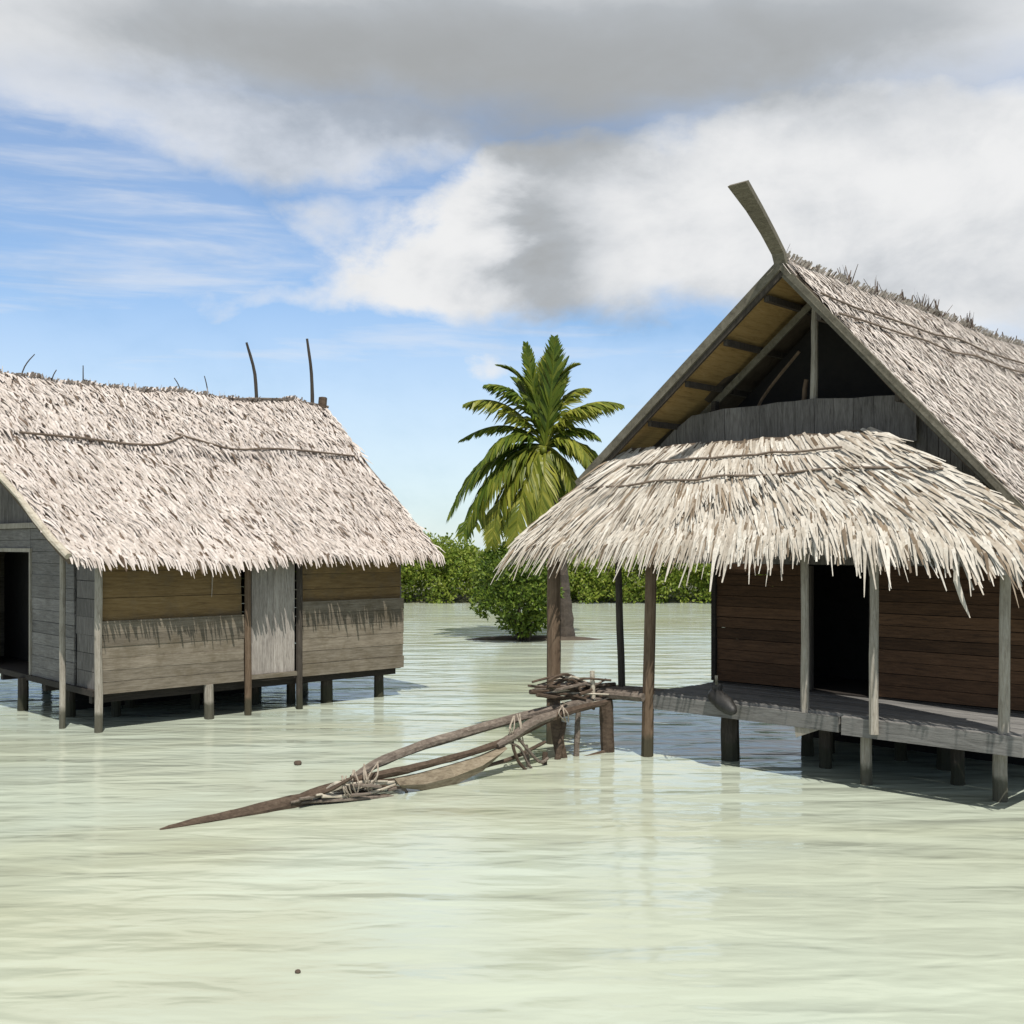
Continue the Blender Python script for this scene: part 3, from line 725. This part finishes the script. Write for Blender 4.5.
mb = MB()
def th_h(x): return 3.0 + .8*nz(x, 0, .33, 6) + .8*nz(x, 0, 1.0, 2)
for k in range(2300):
    x = random.uniform(-9, 14) if k < 1500 else random.uniform(-40, 42)
    y = 56.3 + abs(random.gauss(0, 1))*2.2
    z = random.random()**.75*th_h(x)*(.80 + .20*min(1,(y-56.3)/2))
    near = -9 < x < 14
    c = Vector((x, y - .5*math.sin(z/3*math.pi)*nz(x,z,.8), z+.05))
    clump(mb, c, .34, 30 if near else 22, .21 if near else .32, .065 if near else .10)
tag(mb.build('thicket', M['thicket']), 'low dense green thicket along the far shore', 'thicket', kind='stuff')

# ================================================================== setting
mb = MB()
def sheet(cx, cy, rx, ry, hgt, n=48, rings=5, k=0):
    mb = MB(); mb.v.append((cx, cy, hgt))
    for j in range(1, rings+1):
        t = j/rings
        for i in range(n):
            A = 2*math.pi*i/n; w = 1 + .18*nz(math.cos(A)*1.6, math.sin(A)*1.6, 1.3, k)
            mb.v.append((cx+math.cos(A)*rx*t*w, cy+math.sin(A)*ry*t*w, hgt*(1-t**3) - .12*t**3))
    for i in range(n): mb.f.append((0, 1+i, 1+(i+1) % n))
    for j in range(rings-1):
        for i in range(n):
            a = 1+j*n+i; b = 1+j*n+(i+1) % n; mb.f.append((a, a+n, b+n, b))
    return mb
tag(sheet(.7, 34.9, 2.7, .5, .13, k=3).build('mud_bank', M['mud'], None, True), kind='structure')
mb = MB(); n = 90; rows = [(56.6,-.12),(57.3,.04),(58.5,.22),(62,.4),(90,.6),(400,.9)]
for yy, zz in rows:
    for i in range(n+1):
        x = -300 + 600*i/n; x = x*abs(x)/300
        mb.v.append((x, yy + (1.0*nz(x,0,.12,9) if yy < 60 else 0) + .004*x*x*(1 if yy<60 else 0)*.2, zz))
for j in range(len(rows)-1):
    for i in range(n):
        a = j*(n+1)+i; mb.f.append((a, a+1, a+n+2, a+n+1))
tag(mb.build('shore', M['sand'], None, True), kind='structure')

def water_mat():
    m, nt, b = new_mat('milky_lagoon_water')
    tc = nt.n('ShaderNodeTexCoord').outputs['Object']
    v = nt.mapv(tc, (.42, 1.7, 1), (0,0,R(-18)))
    v2 = nt.mapv(tc, (.75, 2.1, 1), (0,0,R(5)))
    def ridged(q): return nt.m('SUBTRACT', 1.0, nt.m('MULTIPLY', nt.m('ABSOLUTE', nt.m('SUBTRACT', q, .5)), 3.2))
    w1 = nt.noise(v, .75, 1.5, .45, .25); w2 = nt.noise(v2, 1.35, 2, .5, .3); w3 = nt.noise(v2, 5.0, 2, .5, .4)
    h = nt.m('ADD', nt.m('ADD', nt.m('MULTIPLY', w1, .75), nt.m('MULTIPLY', w2, .36)), nt.m('ADD', nt.m('MULTIPLY', w3, .035), nt.m('MULTIPLY', ridged(w1), .05)))
    big = nt.noise(nt.mapv(tc, (.12,.2,1), (0,0,R(8))), 1.0, 3, .55, .5)
    col = nt.ramp(big, [(.34, (.365,.385,.28)), (.5, (.395,.43,.345)), (.66, (.42,.48,.415))])
    swirl = nt.ramp(nt.noise(nt.mapv(tc, (.22,.6,1), (0,0,R(-12))), 1.0, 3, .5, .4), [(.42, 0.0), (.66, 1.0)])
    col = nt.mix(nt.m('MULTIPLY', swirl, .5), col, (.45,.495,.40))
    nt.l(col, b.inputs['Base Color'])
    b.inputs['Roughness'].default_value = .13; b.inputs['IOR'].default_value = 1.33
    bp = nt.n('ShaderNodeBump'); bp.inputs['Strength'].default_value = .62; bp.inputs['Distance'].default_value = .15
    nt.l(h, bp.inputs['Height']); nt.l(bp.outputs[0], b.inputs['Normal'])
    return m
mb = MB()
ys = [-60,-10,0] + [i*.5+2 for i in range(60)] + [34,40,50,70,120,300,900,3000]
xs = [-3000,-600,-150,-60,-30] + [i*1.0-20 for i in range(41)] + [30,60,150,600,3000]
for y in ys:
    for x in xs: mb.v.append((x, y, 0))
for j in range(len(ys)-1):
    for i in range(len(xs)-1):
        a = j*len(xs)+i; mb.f.append((a, a+1, a+len(xs)+1, a+len(xs)))
tag(mb.build('water', water_mat(), None, True), kind='structure')

# small floating husks
def husk(px, py, r, label):
    Y = H*F/(py-HZ); mb = MB(); p = at(px, py, Y)
    mb.tube([(-1.1*r,0,.3*r),(-.8*r,0,.45*r),(0,0,.5*r),(.7*r,0,.45*r),(1.05*r,0,.35*r)], [r*.25,r*.8,r,r*.75,r*.2], 9, .1, 2)
    o = mb.build('floating_husk', M['husk'], None, True); o.location = (p.x, p.y, 0)
    tag(o, label, 'coconut husk', 'floating husks')
husk(298, 765, .045, 'small dark coconut husk afloat between the plank house and the driftwood gangway')
husk(298, 973, .018, 'tiny dark husk scrap afloat in the open foreground water')

# ================================================================== sun, sky, camera
SUN_EL = R(60); sd = Vector((.17, -.62)).normalized()
sun = bpy.data.lights.new('sun', 'SUN'); sun.energy = 5.0; sun.angle = R(.6); sun.color = (1, .955, .88)
so = bpy.data.objects.new('sun', sun); COL.objects.link(so)
dirv = Vector((sd.x*math.cos(SUN_EL), sd.y*math.cos(SUN_EL), math.sin(SUN_EL)))
so.rotation_euler = dirv.to_track_quat('Z', 'Y').to_euler(); so.location = (20, -20, 40)

w = bpy.data.worlds.new('World'); sc.world = w; w.use_nodes = True
nt = NT(w.node_tree); bg = w.node_tree.nodes['Background']; wo = w.node_tree.nodes['World Output']
sky = nt.n('ShaderNodeTexSky'); sky.sky_type = 'NISHITA'; sky.sun_disc = False
sky.sun_elevation = SUN_EL; sky.sun_rotation = math.atan2(sd.x, sd.y); sky.air_density = 1.0; sky.dust_density = .3; sky.ozone_density = 2.0
gen = nt.n('ShaderNodeTexCoord').outputs['Generated']
sp = nt.n('ShaderNodeSeparateXYZ'); nt.l(gen, sp.inputs[0])
X, Yy, Z = sp.outputs
hyp = nt.m('MAXIMUM', nt.m('SQRT', nt.m('ADD', nt.m('MULTIPLY', X, X), nt.m('MULTIPLY', Yy, Yy))), .05)
U = nt.m('ARCTAN2', X, Yy); V = nt.m('MINIMUM', nt.m('DIVIDE', Z, hyp), 4.0)
cv = nt.n('ShaderNodeCombineXYZ'); nt.l(U, cv.inputs[0]); nt.l(nt.m('MULTIPLY', V, 1.5), cv.inputs[1])
P3 = cv.outputs[0]
nA = nt.m('SUBTRACT', nt.noise(P3, 5.5, 8, .58, .25), .5)
nB = nt.m('SUBTRACT', nt.noise(nt.mapv(P3, (1,1,1), loc=(3.1,1.7,0)), 5.5, 8, .58, .25), .5)
nC = nt.m('SUBTRACT', nt.noise(nt.mapv(P3, (1,1,1), loc=(7.3,4.7,0)), 14, 7, .62, .2), .5)
Uw = nt.m('ADD', U, nt.m('MULTIPLY', nA, .16)); Vw = nt.m('ADD', V, nt.m('MULTIPLY', nB, .10))
def blob(px, py, rx, ry, wgt=1.0):
    cu, cvv = (px-512)/F, (HZ-py)/F
    a = nt.m('MULTIPLY', nt.m('SUBTRACT', Uw, cu), F/rx); b = nt.m('MULTIPLY', nt.m('SUBTRACT', Vw, cvv), F/ry)
    e = nt.m('MULTIPLY', nt.m('ADD', nt.m('MULTIPLY', a, a), nt.m('MULTIPLY', b, b)), -1.0)
    return nt.m('MULTIPLY', nt.m('EXPONENT', e), wgt)
def total(bl):
    s = None
    for q in bl:
        s = blob(*q) if s is None else nt.m('ADD', s, blob(*q))
    return s
def sstep(x, a, b):
    mr = nt.n('ShaderNodeMapRange', interpolation_type='SMOOTHSTEP'); nt.l(x, mr.inputs[0])
    mr.inputs[1].default_value = a; mr.inputs[2].default_value = b; return mr.outputs[0]
# relief: the same billow noise sampled a little towards the sun, so that each billow has a bright and a grey side
nR = nt.m('SUBTRACT', nt.noise(nt.mapv(P3, (1,1,1), loc=(.018,.030,0)), 5.5, 8, .58, .25), nt.noise(P3, 5.5, 8, .58, .25))
top = sstep(Vw, .315, .43)                                   # the great cloud bank overhead
cum = total([(720,215,190,100,1.35),(930,235,200,150,1.4),(455,262,75,55,1.15),(505,185,40,50,.8),(560,215,80,80,1.1),(395,290,80,28,.8),(250,302,120,20,.62),(490,368,34,18,.75),(330,225,45,35,.5)])
cum = nt.m('ADD', cum, nt.m('ADD', nt.m('MULTIPLY', nA, 1.5), nt.m('MULTIPLY', nC, .5)))
covc = sstep(cum, .05, 1.1)
wisp = total([(60,90,160,60,.85),(200,130,150,45,.7),(330,160,110,45,.7),(420,120,140,50,.8)])
wisp = nt.m('ADD', wisp, nt.m('ADD', nt.m('MULTIPLY', nB, 1.0), nt.m('MULTIPLY', nC, .7)))
covw = nt.m('MULTIPLY', sstep(wisp, -.10, 1.15), .85)
streak = sstep(nt.noise(nt.mapv(P3, (1, 6, 1), loc=(1,2,0)), 3.5, 6, .6, .3), .42, .75)
low = sstep(V, .34, .04)
veil = nt.m('ADD', nt.m('MULTIPLY', streak, .42), .20)
cov = nt.m('MAXIMUM', nt.m('MAXIMUM', covc, covw), nt.m('MAXIMUM', veil, nt.m('MULTIPLY', low, .62)))
cov = nt.m('MAXIMUM', cov, top)
dark = total([(520,55,430,80,.72),(250,50,220,55,.25),(820,50,150,60,.28),(538,245,52,66,.62),(560,165,60,60,.2),(480,125,250,45,.30),(860,300,240,45,.32),(640,318,120,26,.32),(780,190,280,70,.06),(300,190,60,40,.22)])
dark = nt.m('ADD', dark, nt.m('ADD', nt.m('MULTIPLY', nB, .34), nt.m('MULTIPLY', nC, .10)))
dark = nt.m('SUBTRACT', dark, nt.m('MULTIPLY', nR, nt.m('SUBTRACT', 1.3, nt.m('MULTIPLY', top, 1.05))))
dark = nt.m('ADD', dark, nt.m('MULTIPLY', sstep(V, .50, .64), .9))  # greys the unseen cloud overhead, added to cut the sky's fill light
dk_ = sstep(dark, -.12, 1.12)
ccol = nt.ramp(dk_, [(0, (.95,.955,.96)), (.3, (.73,.755,.785)), (.6, (.50,.53,.56)), (1, (.385,.395,.395))])
hs = nt.n('ShaderNodeHueSaturation'); hs.inputs['Saturation'].default_value = 1.0; nt.l(sky.outputs[0], hs.inputs['Color'])
nt.l(nt.mix(1.0, hs.outputs[0], (.60,.88,1.08), 'MULTIPLY'), bg.inputs[0]); bg.inputs[1].default_value = .14
bg2 = nt.n('ShaderNodeBackground'); nt.l(ccol, bg2.inputs[0]); bg2.inputs[1].default_value = .86
mx = nt.n('ShaderNodeMixShader'); nt.l(cov, mx.inputs[0]); nt.l(bg.outputs[0], mx.inputs[1]); nt.l(bg2.outputs[0], mx.inputs[2])
nt.l(mx.outputs[0], wo.inputs[0])

cam = bpy.data.cameras.new('camera'); co = bpy.data.objects.new('camera', cam); COL.objects.link(co)
co.location = (0, 0, H); co.rotation_euler = (R(90), 0, 0)
cam.sensor_width = 36; cam.lens = 36*F/1024; cam.shift_y = (HZ-512)/1024; cam.clip_end = 8000
sc.camera = co
sc.view_settings.view_transform = 'Standard'; sc.view_settings.look = 'None'; sc.view_settings.gamma = 1; sc.view_settings.exposure = .08
sc.view_settings.use_curve_mapping = False
sc.cycles.max_bounces = 8; sc.cycles.use_denoising = True
